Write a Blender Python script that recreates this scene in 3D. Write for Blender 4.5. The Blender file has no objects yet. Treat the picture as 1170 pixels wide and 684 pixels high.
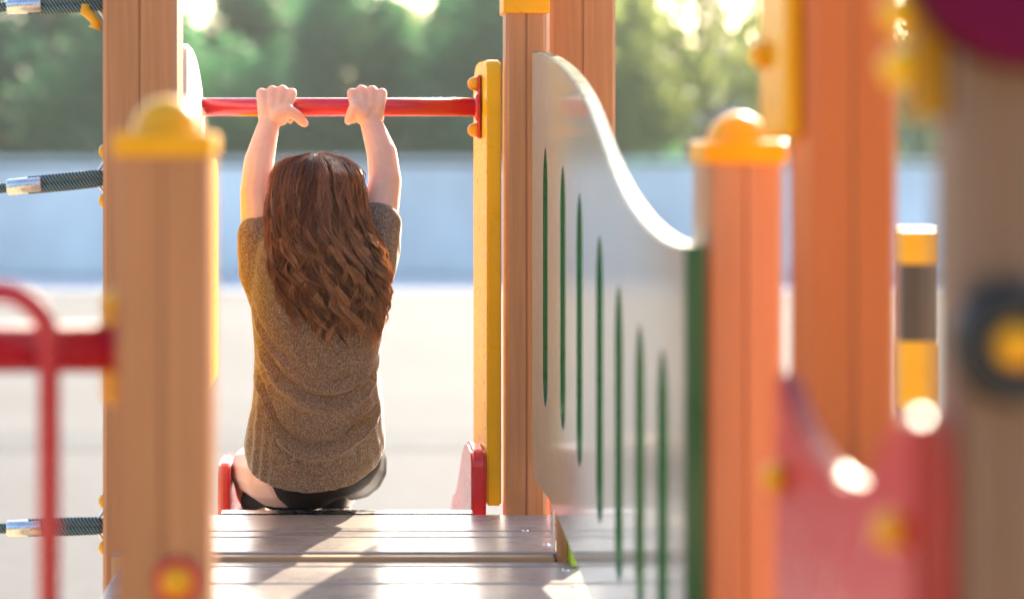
import bpy, bmesh, math, random
import numpy as np
from mathutils import Vector, Matrix

random.seed(7)
rng = np.random.default_rng(7)
scene = bpy.context.scene
COL = scene.collection
PI = math.pi

# ---------------------------------------------------------------- camera model
F = 2160.0            # focal length in photo pixels (1170 wide)
VX, VY = 400.0, 178.0  # where the level optical axis meets the photo
HC = 1.65             # eye height


def P(x, y, d):
    """photo pixel (x, y) at distance d -> world point"""
    return Vector(((x - VX) * d / F, d, HC - (y - VY) * d / F))


# ---------------------------------------------------------------- materials
def new_mat(name):
    m = bpy.data.materials.new(name)
    m.use_nodes = True
    nt = m.node_tree
    return m, nt, nt.nodes['Principled BSDF']


def noise_fac(nt, scale, detail=4, rough=.55, stretch=None, coord='Object'):
    tc = nt.nodes.new('ShaderNodeTexCoord')
    src = tc.outputs[coord]
    if stretch:
        mp = nt.nodes.new('ShaderNodeMapping')
        mp.inputs['Scale'].default_value = stretch
        nt.links.new(src, mp.inputs['Vector'])
        src = mp.outputs['Vector']
    n = nt.nodes.new('ShaderNodeTexNoise')
    n.inputs['Scale'].default_value = scale
    n.inputs['Detail'].default_value = detail
    n.inputs['Roughness'].default_value = rough
    nt.links.new(src, n.inputs['Vector'])
    return n.outputs['Fac']


def ramp(nt, fac, stops):
    r = nt.nodes.new('ShaderNodeValToRGB')
    el = r.color_ramp.elements
    while len(el) < len(stops):
        el.new(.5)
    for e, (p, c) in zip(el, stops):
        e.position = p
        e.color = (c[0], c[1], c[2], 1)
    nt.links.new(fac, r.inputs['Fac'])
    return r.outputs['Color']


def bump(nt, bsdf, fac, strength=.2, dist=.002):
    b = nt.nodes.new('ShaderNodeBump')
    b.inputs['Strength'].default_value = strength
    b.inputs['Distance'].default_value = dist
    nt.links.new(fac, b.inputs['Height'])
    nt.links.new(b.outputs['Normal'], bsdf.inputs['Normal'])


def plastic(name, col, rough=.3, var=.06, scale=9, coat=0.0, spec=.5, crough=.12, bmp=.05):
    m, nt, b = new_mat(name)
    f = noise_fac(nt, scale, 5)
    c = np.array(col)
    nt.links.new(ramp(nt, f, [(.3, c * (1 - var)), (.7, np.minimum(c * (1 + var), .95))]), b.inputs['Base Color'])
    f2 = noise_fac(nt, 40, 6)
    rr = ramp(nt, f2, [(.3, [rough * .8] * 3), (.75, [min(1, rough * 1.35)] * 3)])
    nt.links.new(rr, b.inputs['Roughness'])
    b.inputs['Specular IOR Level'].default_value = spec
    if coat:
        b.inputs['Coat Weight'].default_value = coat
        b.inputs['Coat Roughness'].default_value = crough
    bump(nt, b, noise_fac(nt, 260, 3), bmp, .001)
    return m


def wood(name, dark, light, axis='z', rough=.42, coat=.12):
    m, nt, b = new_mat(name)
    st = {'z': (1, 1, .035), 'x': (.03, 1, 1)}[axis]
    f = noise_fac(nt, 95, 6, .65, st)
    f2 = noise_fac(nt, 14, 4, .6, tuple(s * 1.0 for s in st))
    mix = nt.nodes.new('ShaderNodeMath')
    mix.operation = 'MULTIPLY_ADD'
    mix.inputs[1].default_value = .55
    nt.links.new(f, mix.inputs[0])
    sc2 = nt.nodes.new('ShaderNodeMath')
    sc2.operation = 'MULTIPLY'
    sc2.inputs[1].default_value = .45
    nt.links.new(f2, sc2.inputs[0])
    nt.links.new(sc2.outputs[0], mix.inputs[2])
    d, l = np.array(dark), np.array(light)
    nt.links.new(ramp(nt, mix.outputs[0], [(.34, d), (.5, (d + l) / 2), (.62, l)]), b.inputs['Base Color'])
    b.inputs['Roughness'].default_value = rough
    b.inputs['Specular IOR Level'].default_value = .35 if coat < .9 else .5
    b.inputs['Coat Weight'].default_value = coat
    b.inputs['Coat Roughness'].default_value = .2 if coat < .9 else .17
    bump(nt, b, f, .12 if coat < .9 else .05, .001)
    return m


def metal(name, col, rough=.3):
    m, nt, b = new_mat(name)
    b.inputs['Metallic'].default_value = 1
    f = noise_fac(nt, 30, 5)
    c = np.array(col)
    nt.links.new(ramp(nt, f, [(.3, c * .85), (.7, c)]), b.inputs['Base Color'])
    nt.links.new(ramp(nt, noise_fac(nt, 60, 4), [(.3, [rough * .7] * 3), (.7, [rough * 1.3] * 3)]), b.inputs['Roughness'])
    return m


def add_translucent(m, col, fac):
    nt = m.node_tree
    out = nt.nodes['Material Output']
    b = nt.nodes['Principled BSDF']
    t = nt.nodes.new('ShaderNodeBsdfTranslucent')
    t.inputs['Color'].default_value = (*col, 1)
    mx = nt.nodes.new('ShaderNodeMixShader')
    mx.inputs[0].default_value = fac
    nt.links.new(b.outputs[0], mx.inputs[1])
    nt.links.new(t.outputs[0], mx.inputs[2])
    nt.links.new(mx.outputs[0], out.inputs['Surface'])


M = {}
M['wood'] = wood('larch_wood', (.375, .160, .062), (.55, .255, .115))
M['wood_pale'] = wood('pale_larch_wood', (.37, .20, .105), (.47, .27, .15))
M['wood_dark'] = wood('dark_brown_wood', (.040, .022, .014), (.075, .045, .03))
M['wood_orange'] = wood('orange_stained_wood', (.55, .13, .028), (.63, .17, .045))
M['wood_brown'] = wood('brown_wood', (.175, .108, .075), (.23, .143, .10))
M['groove'] = plastic('glue_groove_wood', (.30, .14, .07), .6)
M['deck'] = wood('grey_deck_boards', (.25, .215, .20), (.42, .38, .36), 'x', .28, 1.0)
nt = M['deck'].node_tree; b = nt.nodes['Principled BSDF']
gr = noise_fac(nt, 7, 8, .75)
mk = ramp(nt, gr, [(.50, (0, 0, 0)), (.66, (1, 1, 1))])
mx = nt.nodes.new('ShaderNodeMix'); mx.data_type = 'RGBA'
nt.links.new(mk, mx.inputs[0]); nt.links.new(b.inputs['Base Color'].links[0].from_socket, mx.inputs[6])
mx.inputs[7].default_value = (.47, .41, .34, 1)
nt.links.new(mx.outputs[2], b.inputs['Base Color'])
nt.links.new(ramp(nt, gr, [(.35, (.17, .17, .17)), (.70, (.48, .48, .48))]), b.inputs['Coat Roughness'])
nt.links.new(ramp(nt, noise_fac(nt, 11, 6, .7), [(.35, (.62, .62, .62)), (.72, (.28, .28, .28))]), b.inputs['Coat Weight'])
M['deck_edge'] = wood('deck_end_grain', (.45, .26, .14), (.60, .38, .22), 'x', .5, .1)
M['yellow'] = plastic('yellow_plastic', (.90, .50, .006), .3, spec=.3)
M['yellow_cap'] = plastic('amber_plastic', (.80, .37, .004), .3, spec=.3)
M['red'] = plastic('red_powder_coat', (.62, .010, .014), .22, coat=.4)
M['crimson'] = plastic('crimson_powder_coat', (.46, .006, .022), .25, coat=.4)
M['panel_face'] = plastic('pale_panel_skin', (.44, .42, .34), .13, .04, 4, bmp=.012)
M['panel_core'] = plastic('green_panel_core', (.005, .095, .028), .3, coat=.8, crough=.3, spec=.3)
M['red_panel'] = plastic('red_panel_plastic', (.50, .010, .02), .32, spec=.35)
M['red_edge'] = plastic('red_panel_edge', (.27, .003, .008), .3, coat=1.0, crough=.42, spec=.15)
M['magenta'] = plastic('magenta_plastic', (.12, .002, .035), .6, spec=.1)
M['dark_red'] = plastic('dark_red_plastic', (.05, .001, .003), .5, spec=.15)
M['mustard'] = plastic('mustard_plastic', (.36, .17, .002), .45, spec=.3)
M['white_plastic'] = plastic('white_plastic', (.78, .80, .82), .25, .04)
M['lime'] = plastic('lime_plastic', (.35, .62, .03), .35)
M['black'] = plastic('black_rubber', (.012, .012, .014), .5)
M['steel'] = metal('stainless_steel', (.72, .72, .74), .28)
M['rubber_sole'] = plastic('white_shoe_sole', (.75, .74, .72), .5)
M['shoe'] = plastic('dark_shoe_fabric', (.03, .024, .022), .7)

# skin
m, nt, b = new_mat('skin')
nt.links.new(ramp(nt, noise_fac(nt, 35, 5), [(.3, (.72, .40, .27)), (.7, (.79, .47, .335))]), b.inputs['Base Color'])
b.inputs['Roughness'].default_value = .5
b.inputs['Sheen Weight'].default_value = .35
b.inputs['Sheen Roughness'].default_value = .3
b.inputs['Subsurface Weight'].default_value = .42
b.inputs['Subsurface Radius'].default_value = (.018, .007, .004)
b.inputs['Subsurface Scale'].default_value = 1.0
bump(nt, b, noise_fac(nt, 420, 3), .06, .0006)
M['skin'] = m

# heather jersey
m, nt, b = new_mat('heather_jersey')
f = noise_fac(nt, 500, 2, .75, (1, 1, .6))
nt.links.new(ramp(nt, f, [(.38, (.036, .029, .024)), (.50, (.165, .135, .105)), (.62, (.52, .45, .36))]), b.inputs['Base Color'])
b.inputs['Roughness'].default_value = .9
b.inputs['Sheen Weight'].default_value = .9
b.inputs['Sheen Roughness'].default_value = .35
bump(nt, b, f, .35, .001)
add_translucent(m, (.70, .46, .12), .34)
M['jersey'] = m
# shorts
m, nt, b = new_mat('dark_stretch_cotton')
f = noise_fac(nt, 300, 3)
nt.links.new(ramp(nt, f, [(.35, (.010, .006, .005)), (.65, (.026, .015, .012))]), b.inputs['Base Color'])
b.inputs['Roughness'].default_value = .75
b.inputs['Specular IOR Level'].default_value = .2
M['shorts'] = m
# hair
m, nt, b = new_mat('chestnut_hair')
f = noise_fac(nt, 55, 3)
nt.links.new(ramp(nt, f, [(.3, (.6, .6, .6)), (.7, (1.3, 1.25, 1.2))]), b.inputs['Base Color'])
at = nt.nodes.new('ShaderNodeAttribute'); at.attribute_name = 'strand_tone'
mu = nt.nodes.new('ShaderNodeMix'); mu.data_type = 'RGBA'; mu.blend_type = 'MULTIPLY'; mu.inputs[0].default_value = 1
rp = ramp(nt, at.outputs['Fac'], [(0, (.030, .010, .006)), (.40, (.13, .042, .018)), (.68, (.33, .125, .055)), (1, (.62, .32, .15))])
nt.links.new(rp, mu.inputs[6]); nt.links.new(b.inputs['Base Color'].links[0].from_socket, mu.inputs[7]); nt.links.new(mu.outputs[2], b.inputs['Base Color'])
b.inputs['Roughness'].default_value = .30
b.inputs['Specular IOR Level'].default_value = .55
add_translucent(m, (.85, .47, .19), .42)
M['hair'] = m
# rope
m, nt, b = new_mat('braided_teal_rope')
tc = nt.nodes.new('ShaderNodeTexCoord')
mp = nt.nodes.new('ShaderNodeMapping')
mp.inputs['Rotation'].default_value = (0, math.radians(35), 0)
nt.links.new(tc.outputs['Object'], mp.inputs[0])
w = nt.nodes.new('ShaderNodeTexWave')
w.inputs['Scale'].default_value = 70
w.inputs['Distortion'].default_value = .6
nt.links.new(mp.outputs[0], w.inputs['Vector'])
nt.links.new(ramp(nt, w.outputs['Fac'], [(.2, (.02, .05, .06)), (.7, (.08, .16, .18)), (.95, (.2, .28, .30))]), b.inputs['Base Color'])
b.inputs['Roughness'].default_value = .75
bump(nt, b, w.outputs['Fac'], .6, .003)
M['rope'] = m
# ground
m, nt, b = new_mat('pale_sand_paving')
f = noise_fac(nt, .35, 8, .6)
f2 = noise_fac(nt, 9, 6, .7)
a = nt.nodes.new('ShaderNodeMath'); a.operation = 'MULTIPLY_ADD'; a.inputs[1].default_value = .5
s_ = nt.nodes.new('ShaderNodeMath'); s_.operation = 'MULTIPLY'; s_.inputs[1].default_value = .5
nt.links.new(f2, s_.inputs[0]); nt.links.new(f, a.inputs[0]); nt.links.new(s_.outputs[0], a.inputs[2])
nt.links.new(ramp(nt, a.outputs[0], [(.35, (.070, .073, .080)), (.65, (.108, .110, .118))]), b.inputs['Base Color'])
b.inputs['Roughness'].default_value = .95
bump(nt, b, f2, .3, .01)
M['sand'] = m
for nm, key, c0, c1, sc1 in (('warm_bounce_sand', 'bounce_sand', (.50, .36, .20), (.64, .48, .29), 6), ('grey_paving', 'grey_path', (.058, .065, .076), (.082, .090, .100), 3), ('pale_shade_lift', 'shade_lift', (.40, .43, .46), (.50, .53, .56), 2)):  # first: added warm bounce ground; last: added lightening of the wall's shadow
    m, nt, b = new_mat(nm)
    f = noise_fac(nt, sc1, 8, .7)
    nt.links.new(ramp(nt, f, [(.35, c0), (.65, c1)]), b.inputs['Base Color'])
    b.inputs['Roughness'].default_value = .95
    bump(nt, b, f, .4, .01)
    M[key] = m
M['render_wall'] = plastic('pale_blue_render', (.66, .71, .73), .85, .22, .45, spec=.2)
M['wall_coping'] = plastic('grey_coping', (.50, .55, .57), .8, .1, 2, spec=.2)
M['building'] = plastic('grey_blue_cladding', (.30, .35, .40), .8, .12, .6, spec=.2)
M['roof'] = plastic('grey_roof_tiles', (.22, .22, .23), .8, .15, 3, spec=.2)
M['window'] = plastic('dark_window_glass', (.04, .05, .06), .08)
M['bark'] = wood('tree_bark', (.05, .035, .025), (.13, .10, .075), 'z', .9, 0)


def leaf_mat(name, c1, c2, tr):
    m, nt, b = new_mat(name)
    nt.links.new(ramp(nt, noise_fac(nt, .9, 4), [(.35, c1), (.65, c2)]), b.inputs['Base Color'])
    b.inputs['Roughness'].default_value = .55
    add_translucent(m, tr, .5)
    return m


M['leaf_dark'] = leaf_mat('dark_foliage', (.018, .065, .042), (.035, .095, .055), (.05, .19, .09))
M['leaf_mid'] = leaf_mat('green_foliage', (.024, .088, .048), (.050, .135, .06), (.09, .29, .11))
M['leaf_pale'] = leaf_mat('pale_foliage', (.10, .15, .05), (.18, .22, .07), (.36, .42, .10))


# ---------------------------------------------------------------- object helpers
def link(name, me, parent=None, mats=()):
    o = bpy.data.objects.new(name, me)
    COL.objects.link(o)
    for mm in mats:
        me.materials.append(mm)
    if parent is not None:
        o.parent = parent
    return o


def root_of(o):
    while o.parent is not None:
        o = o.parent
    return o


def world_loc(o):
    v = Vector(o.location)
    while o.parent is not None:
        o = o.parent
        v += o.location
    return v


def finish(name, bm, mats, parent=None, smooth=False, origin=None):
    """bm is in world coordinates; the object's origin goes to the centre of its foot (or to 'origin')"""
    if not isinstance(mats, (list, tuple)):
        mats = [mats]
    bmesh.ops.recalc_face_normals(bm, faces=bm.faces)
    if origin is None:
        xs = [v.co for v in bm.verts]
        lo = Vector((min(c.x for c in xs), min(c.y for c in xs), min(c.z for c in xs)))
        hi = Vector((max(c.x for c in xs), max(c.y for c in xs), max(c.z for c in xs)))
        origin = Vector(((lo.x + hi.x) / 2, (lo.y + hi.y) / 2, lo.z))
    bm.transform(Matrix.Translation(-Vector(origin)))
    me = bpy.data.meshes.new(name)
    bm.to_mesh(me)
    bm.free()
    if smooth:
        me.polygons.foreach_set('use_smooth', [True] * len(me.polygons))
    o = link(name, me, parent, mats)
    o.location = Vector(origin) - (world_loc(parent) if parent is not None else Vector((0, 0, 0)))
    return o


def empty(name, loc, label, cat, group=None):
    o = bpy.data.objects.new(name, None)
    o.empty_display_size = .1
    COL.objects.link(o)
    o.location = loc
    tag(o, label, cat, group)
    return o


def tag(o, label=None, cat=None, group=None, kind=None):
    if label: o['label'] = label
    if cat: o['category'] = cat
    if group: o['group'] = group
    if kind: o['kind'] = kind
    return o


def box(bm, lo, hi, bevel=0.0, mat=0, seg=2):
    geo = bmesh.ops.create_cube(bm, size=1)
    vs = geo['verts']
    for v in vs:
        v.co = Vector([lo[i] + (v.co[i] + .5) * (hi[i] - lo[i]) for i in range(3)])
    es = list({e for v in vs for e in v.link_edges})
    fs = list({f for v in vs for f in v.link_faces})
    for f in fs:
        f.material_index = mat
    if bevel:
        r = bmesh.ops.bevel(bm, geom=es, offset=bevel, segments=seg, affect='EDGES', profile=.6)
        for f in r['faces']:
            f.material_index = mat
    return vs


def tube(bm, pts, radii, n=16, mat=0, cap=True):
    pts = [Vector(p) for p in pts]
    if not hasattr(radii, '__len__'):
        radii = [radii] * len(pts)
    rings = []
    up = None
    for i, p in enumerate(pts):
        t = (pts[min(i + 1, len(pts) - 1)] - pts[max(i - 1, 0)]).normalized()
        if up is None:
            a = Vector((0, 0, 1)) if abs(t.z) < .9 else Vector((0, 1, 0))
            up = (a - t * a.dot(t)).normalized()
        else:
            up = (up - t * up.dot(t)).normalized()
        s = t.cross(up)
        rings.append([bm.verts.new(p + (up * math.cos(2 * PI * k / n) + s * math.sin(2 * PI * k / n)) * radii[i]) for k in range(n)])
    for a, b in zip(rings[:-1], rings[1:]):
        for k in range(n):
            f = bm.faces.new((a[k], a[(k + 1) % n], b[(k + 1) % n], b[k]))
            f.material_index = mat
            f.smooth = True
    if cap:
        for r in (rings[0][::-1], rings[-1]):
            f = bm.faces.new(r)
            f.material_index = mat
    return rings


def lathe(bm, prof, base, axis, n=24, mat=0):
    """prof: (radius, height) list along axis from base"""
    axis = Vector(axis).normalized()
    a = Vector((0, 0, 1)) if abs(axis.z) < .9 else Vector((1, 0, 0))
    u = (a - axis * a.dot(axis)).normalized()
    v = axis.cross(u)
    base = Vector(base)
    rings = []
    for r, h in prof:
        r = max(r, 1e-4)
        rings.append([bm.verts.new(base + axis * h + (u * math.cos(2 * PI * k / n) + v * math.sin(2 * PI * k / n)) * r) for k in range(n)])
    for q, (A, B) in enumerate(zip(rings[:-1], rings[1:])):
        for k in range(n):
            f = bm.faces.new((A[k], A[(k + 1) % n], B[(k + 1) % n], B[k]))
            f.material_index = mat
            f.smooth = True
    for r in (rings[0][::-1], rings[-1]):
        f = bm.faces.new(r); f.material_index = mat
    return rings


def dome_prof(r, h, lip=.003, n=8):
    pr = [(r, 0), (r, lip)]
    for i in range(1, n + 1):
        a = PI / 2 * i / n
        pr.append((r * math.cos(a), lip + h * math.sin(a)))
    return pr


def bolt(parent, base, axis, r=.012, h=.010, mat='yellow_cap', collar=None):
    bm = bmesh.new()
    if collar:
        cm, cr, ch = collar
        lathe(bm, [(cr, 0), (cr, ch * .6), (cr * .85, ch), (r * 1.02, ch)], base, axis, 24, 1)
        base = Vector(base) + Vector(axis).normalized() * (ch * .7)
    lathe(bm, dome_prof(r, h, .004), base, axis, 24, 0)
    return finish('bolt_cap', bm, [M[mat]] + ([M[collar[0]]] if collar else []), parent)


def prism_yz(bm, poly, x0, x1, mat=0):
    """polygon in (y, z) extruded between x0(y) and x1(y) (callables or numbers)"""
    f0 = x0 if callable(x0) else (lambda y: x0)
    f1 = x1 if callable(x1) else (lambda y: x1)
    A = [bm.verts.new((f0(y), y, z)) for y, z in poly]
    B = [bm.verts.new((f1(y), y, z)) for y, z in poly]
    n = len(poly)
    bm.faces.new(A); bm.faces.new(B[::-1])
    for i in range(n):
        bm.faces.new((A[i], B[i], B[(i + 1) % n], A[(i + 1) % n]))
    for f in bm.faces:
        f.material_index = mat


def post_mesh(x0, x1, y0, y1, z0, z1, groove=.0022):
    """square laminated timber post: chamfered corners and a glue groove down the middle of every face"""
    cx, cy = (x0 + x1) / 2, (y0 + y1) / 2
    hx, hy = (x1 - x0) / 2, (y1 - y0) / 2
    c, g, dp = .006, groove, .0018
    sec = []

    def side(ax):
        return [(-1, ax)]
    pts = []
    # counter clockwise starting at the front (-y) face
    def face(h, w):
        return [(-w + c, -h), (-w + c + .001, -h), (-g, -h), (-g * .5, -h + dp), (g * .5, -h + dp), (g, -h), (w - c - .001, -h), (w - c, -h)]
    for k in range(4):
        h, w = (hy, hx) if k % 2 == 0 else (hx, hy)
        for (u, v) in face(h, w):
            a = k * PI / 2
            pts.append((u * math.cos(a) - v * math.sin(a), u * math.sin(a) + v * math.cos(a)))
    bm = bmesh.new()
    A = [bm.verts.new((cx + u, cy + v, z0)) for u, v in pts]
    B = [bm.verts.new((cx + u, cy + v, z1)) for u, v in pts]
    n = len(pts)
    for i in range(n):
        f = bm.faces.new((A[i], A[(i + 1) % n], B[(i + 1) % n], B[i]))
        if i % 8 == 3:
            f.material_index = 1
    bm.faces.new(A[::-1]); bm.faces.new(B)
    return bm


def make_post(parent, x0, x1, y0, y1, z1, mat='wood', cap=None, label=None, z0=0.0, dome=.03, domer=None):
    bm = post_mesh(x0, x1, y0, y1, z0, z1)
    o = finish('post', bm, [M[mat], M['groove']], parent)
    if label: o['label'] = label
    if cap:
        band, over = cap
        bm = bmesh.new()
        box(bm, (x0 - over, y0 - over, z1 - .002), (x1 + over, y1 + over, z1 + band), .004)
        cx, cy = (x0 + x1) / 2, (y0 + y1) / 2
        if dome:
            lathe(bm, dome_prof(domer or min(x1 - x0, y1 - y0) * .42, dome, .001, 10), (cx, cy, z1 + band - .0005), (0, 0, 1), 32)
        finish('post_cap', bm, M['yellow_cap'], o)
    return o


# ================================================================= SETTING
bm = bmesh.new()
S = 1500
box(bm, (-S, -S, -.4), (S, S, 0))
ground = finish('ground', bm, M['sand'], origin=(0, 0, 0))
tag(ground, 'pale sunlit sandy playground surface reaching back to the low wall', 'ground', kind='structure')

bm = bmesh.new()  # unseen warm ground, added to throw warm light onto the shaded fronts
n = 56
ring = [bm.verts.new((.3 + 9.0 * math.copysign(abs(math.cos(a)) ** .5, math.cos(a)), -3.2 + 9.4 * math.copysign(abs(math.sin(a)) ** .5, math.sin(a)), .004)) for a in [2 * PI * k / n for k in range(n)]]
bm.faces.new(ring)
bounce_gnd = finish('bounce_ground', bm, M['bounce_sand'], origin=(0, 0, .004))
tag(bounce_gnd, 'unseen golden sand added under the playground towers to bounce warm light', 'sand', kind='structure')
bm = bmesh.new()
vs = [bm.verts.new(q) for q in ((-60, 10.3, .004), (60, 10.9, .004), (60, 11.7, .004), (-60, 11.1, .004))]
bm.faces.new(vs)
pth = finish('path', bm, M['grey_path'], origin=(0, 11, .004))
tag(pth, 'faint greyer paving strip crossing the pale ground behind the girl', 'path', kind='structure')

bm = bmesh.new()  # pale strip added where the wall's shadow falls, to lighten it
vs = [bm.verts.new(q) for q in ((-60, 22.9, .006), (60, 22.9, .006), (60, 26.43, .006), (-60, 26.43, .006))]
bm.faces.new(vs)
pvm = finish('shade_lift_strip', bm, M['shade_lift'], origin=(0, 24.6, .006))
tag(pvm, 'added pale ground strip lightening the shadow at the foot of the low wall', 'shade_lift_strip', kind='structure')

# low rendered wall along the far side of the playground
wall = empty('low_wall', (4, 26.6, 0), 'long low pale blue rendered wall running behind the whole playground', 'wall')
bm = bmesh.new()
for i in range(-9, 12):
    box(bm, (i * 3.0, 26.5, 0), (i * 3.0 + 2.72, 26.66, 1.50), .01)
finish('wall_panel', bm, M['render_wall'], wall)
bm = bmesh.new()
for i in range(-9, 13):
    box(bm, (i * 3.0 - .275, 26.44, 0), (i * 3.0 - .005, 26.72, 1.56), .015)
finish('pilaster', bm, M['wall_coping'], wall)
bm = bmesh.new()
box(bm, (-27.4, 26.42, 1.562), (36.4, 26.74, 1.63), .015)
finish('coping', bm, M['wall_coping'], wall)


# trees --------------------------------------------------------------
def leaf_cloud(centres, n, size, seedv):
    r = np.random.default_rng(seedv)
    cs = np.array([c[:3] for c in centres]); rad = np.array([c[3] for c in centres])
    wgt = rad ** 2.2; wgt /= wgt.sum()
    idx = r.choice(len(cs), n, p=wgt)
    d = r.normal(size=(n, 3)); d /= np.linalg.norm(d, axis=1)[:, None]
    rr = rad[idx] * (r.random(n) ** .45)
    p = cs[idx] + d * rr[:, None] * np.array([1, 1, .8])
    a = r.normal(size=(n, 3)); a /= np.linalg.norm(a, axis=1)[:, None]
    b_ = np.cross(a, r.normal(size=(n, 3))); b_ /= np.linalg.norm(b_, axis=1)[:, None]
    s = size * r.uniform(.6, 1.4, n)[:, None]
    v = np.stack([p - a * s, p + b_ * s * .45, p + a * s, p - b_ * s * .45], 1).reshape(-1, 3)
    return v


def quads_mesh(name, v):
    n = len(v) // 4
    me = bpy.data.meshes.new(name)
    me.vertices.add(len(v)); me.vertices.foreach_set('co', v.astype(np.float32).ravel())
    me.loops.add(4 * n); me.loops.foreach_set('vertex_index', np.arange(4 * n, dtype=np.int32))
    me.polygons.add(n); me.polygons.foreach_set('loop_start', np.arange(0, 4 * n, 4, dtype=np.int32))
    me.update(calc_edges=True)
    return me


def tree(x, y, h, spread, leaf, label, n=7000, base=.12, size=.16, seedv=1, lumps=16, gap=1.0):
    h = 1.65 + (h - 1.65) * .80
    r = random.Random(seedv)
    root = empty('tree', (x, y, 0), label, 'tree', 'trees beyond the low wall')
    bm = bmesh.new()
    tr = max(.09, h * .022)
    top = Vector((r.uniform(-.3, .3), r.uniform(-.3, .3), h * .8))
    pts = [Vector((0, 0, -.1)), Vector((.05, 0, h * .2)), top * .55, top]
    tube(bm, pts, [tr * 1.25, tr, tr * .65, tr * .15], 10)
    cen = []
    for k in range(lumps):
        zz = h * (base + (1 - base) * (k + .5) / lumps)
        t = (zz / h - base) / (1 - base)
        w = spread * (math.sin(PI * min(1, t * .75 + .22)) ** .8)
        a = r.uniform(0, 2 * PI)
        q = w * r.uniform(.25, .75)
        c = Vector((q * math.cos(a), q * math.sin(a), zz))
        cen.append((c.x, c.y, c.z, w * r.uniform(.38, .6) * gap))
        if zz > h * .18:
            s0 = top * min(.8, max(.2, zz / h - .15))
            tube(bm, [s0, (s0 + c) / 2 + Vector((0, 0, .1)), c], [tr * .35, tr * .22, tr * .08], 6)
    for v in bm.verts:
        v.co += Vector((x, y, 0))
    finish('trunk', bm, M['bark'], root, origin=(x, y, 0))
    v = leaf_cloud(cen, n, size, seedv)
    v[:, 2] = np.maximum(v[:, 2], .05)
    me = quads_mesh('crown', v)
    link('crown', me, root, [M[leaf]])
    return root


TREES = [
    # pixel x, distance, height, spread, leaf, label
    (-60, 40, 8.5, 3.2, 'leaf_dark', 'dark green tree at the left edge of the picture, above the top rope'),
    (70, 45, 9.0, 3.4, 'leaf_dark', 'dark green tree behind the ropes, left of the grooved post'),
    (190, 39, 7.6, 2.6, 'leaf_mid', 'green tree mostly hidden behind the left grooved wooden post'),
    (265, 44, 8.2, 2.5, 'leaf_mid', 'green tree above the left end of the red bar'),
    (345, 50, 9.0, 2.7, 'leaf_mid', 'green tree with bright sky gaps above the left hand of the girl'),
    (425, 41, 7.2, 2.5, 'leaf_mid', 'green tree right above the right hand of the girl'),
    (500, 47, 8.0, 2.8, 'leaf_pale', 'yellowish sunlit tree above the right half of the red bar'),
    (560, 39, 7.4, 2.4, 'leaf_mid', 'green tree beside the yellow side panel of the bar'),
    (650, 45, 7.8, 2.7, 'leaf_mid', 'green tree hidden behind the two back posts on the right'),
    (735, 38, 6.2, 1.5, 'leaf_pale', 'thin pale green tree just right of the tall back post'),
]
for i, (px, d, h, sp, lf, lab) in enumerate(TREES):
    tree((px - VX) * d / F, d, h, sp * 1.05, lf, lab, 9000, .05, .15, 20 + i, 20)
tree((815 - VX) * 36 / F, 36, 7.2, 2.4, 'leaf_pale', 'sparse backlit tree above the low yellow capped post on the right', 2600, .3, .12, 51, 18, .8)
tree((930 - VX) * 42 / F, 42, 8.2, 2.6, 'leaf_pale', 'pale tree behind the tall orange post', 4500, .1, .14, 52, 18)
tree((1050 - VX) * 46 / F, 46, 8.6, 2.8, 'leaf_mid', 'green tree seen through the slot between the orange and brown posts', 4200, .1, .14, 53, 18)
tree((1200 - VX) * 44 / F, 44, 8.6, 2.8, 'leaf_mid', 'green tree behind the brown post at the right edge', 4500, .1, .14, 54, 18)


def shrub(px, d, w, h, leaf, label, seedv):
    r = random.Random(seedv)
    x = (px - VX) * d / F
    cen = [(x + r.uniform(-.6, .6) * w, d + r.uniform(-.3, .3), h * r.uniform(.3, .62), h * r.uniform(.3, .42)) for _ in range(9)]
    v = leaf_cloud(cen, 1800, .07, seedv)
    v[:, 2] = np.maximum(v[:, 2], .02)
    v -= np.array([x, d, 0])
    o = link('shrub', quads_mesh('shrub', v), None, [M[leaf]])
    o.location = (x, d, 0)
    tag(o, label, 'shrub', 'shrubs by the low wall')


shrub(738, 27.9, 1.1, 1.95, 'leaf_mid', 'green shrub beyond the wall, just right of the tall back post', 71)
shrub(800, 28.2, 1.2, 2.05, 'leaf_mid', 'green shrub beyond the wall, behind the low capped post', 72)
shrub(730, 25.6, .5, .8, 'leaf_pale', 'small pale shrub in front of the wall beside the panel curve', 73)

# unseen leaf mass added behind the camera: it keeps the bright sky off the shaded fronts
rw = random.Random(91)
cen = [(rw.uniform(-26, 26), rw.uniform(-20, -13), rw.uniform(.8, 9.5), rw.uniform(1.3, 2.6)) for _ in range(170)]
wv = leaf_cloud(cen, 24000, .30, 92)
wv[:, 2] = np.maximum(wv[:, 2], .05)
wv -= np.array([0, -16, 0])
blocker_o = link('sky_blocker', quads_mesh('sky_blocker', wv), None, [M['leaf_dark']])
blocker_o.location = (0, -16, 0)
tag(blocker_o, 'unseen dark green leaf mass added behind the camera to block sky light', 'sky_blocker', kind='stuff')

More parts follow.
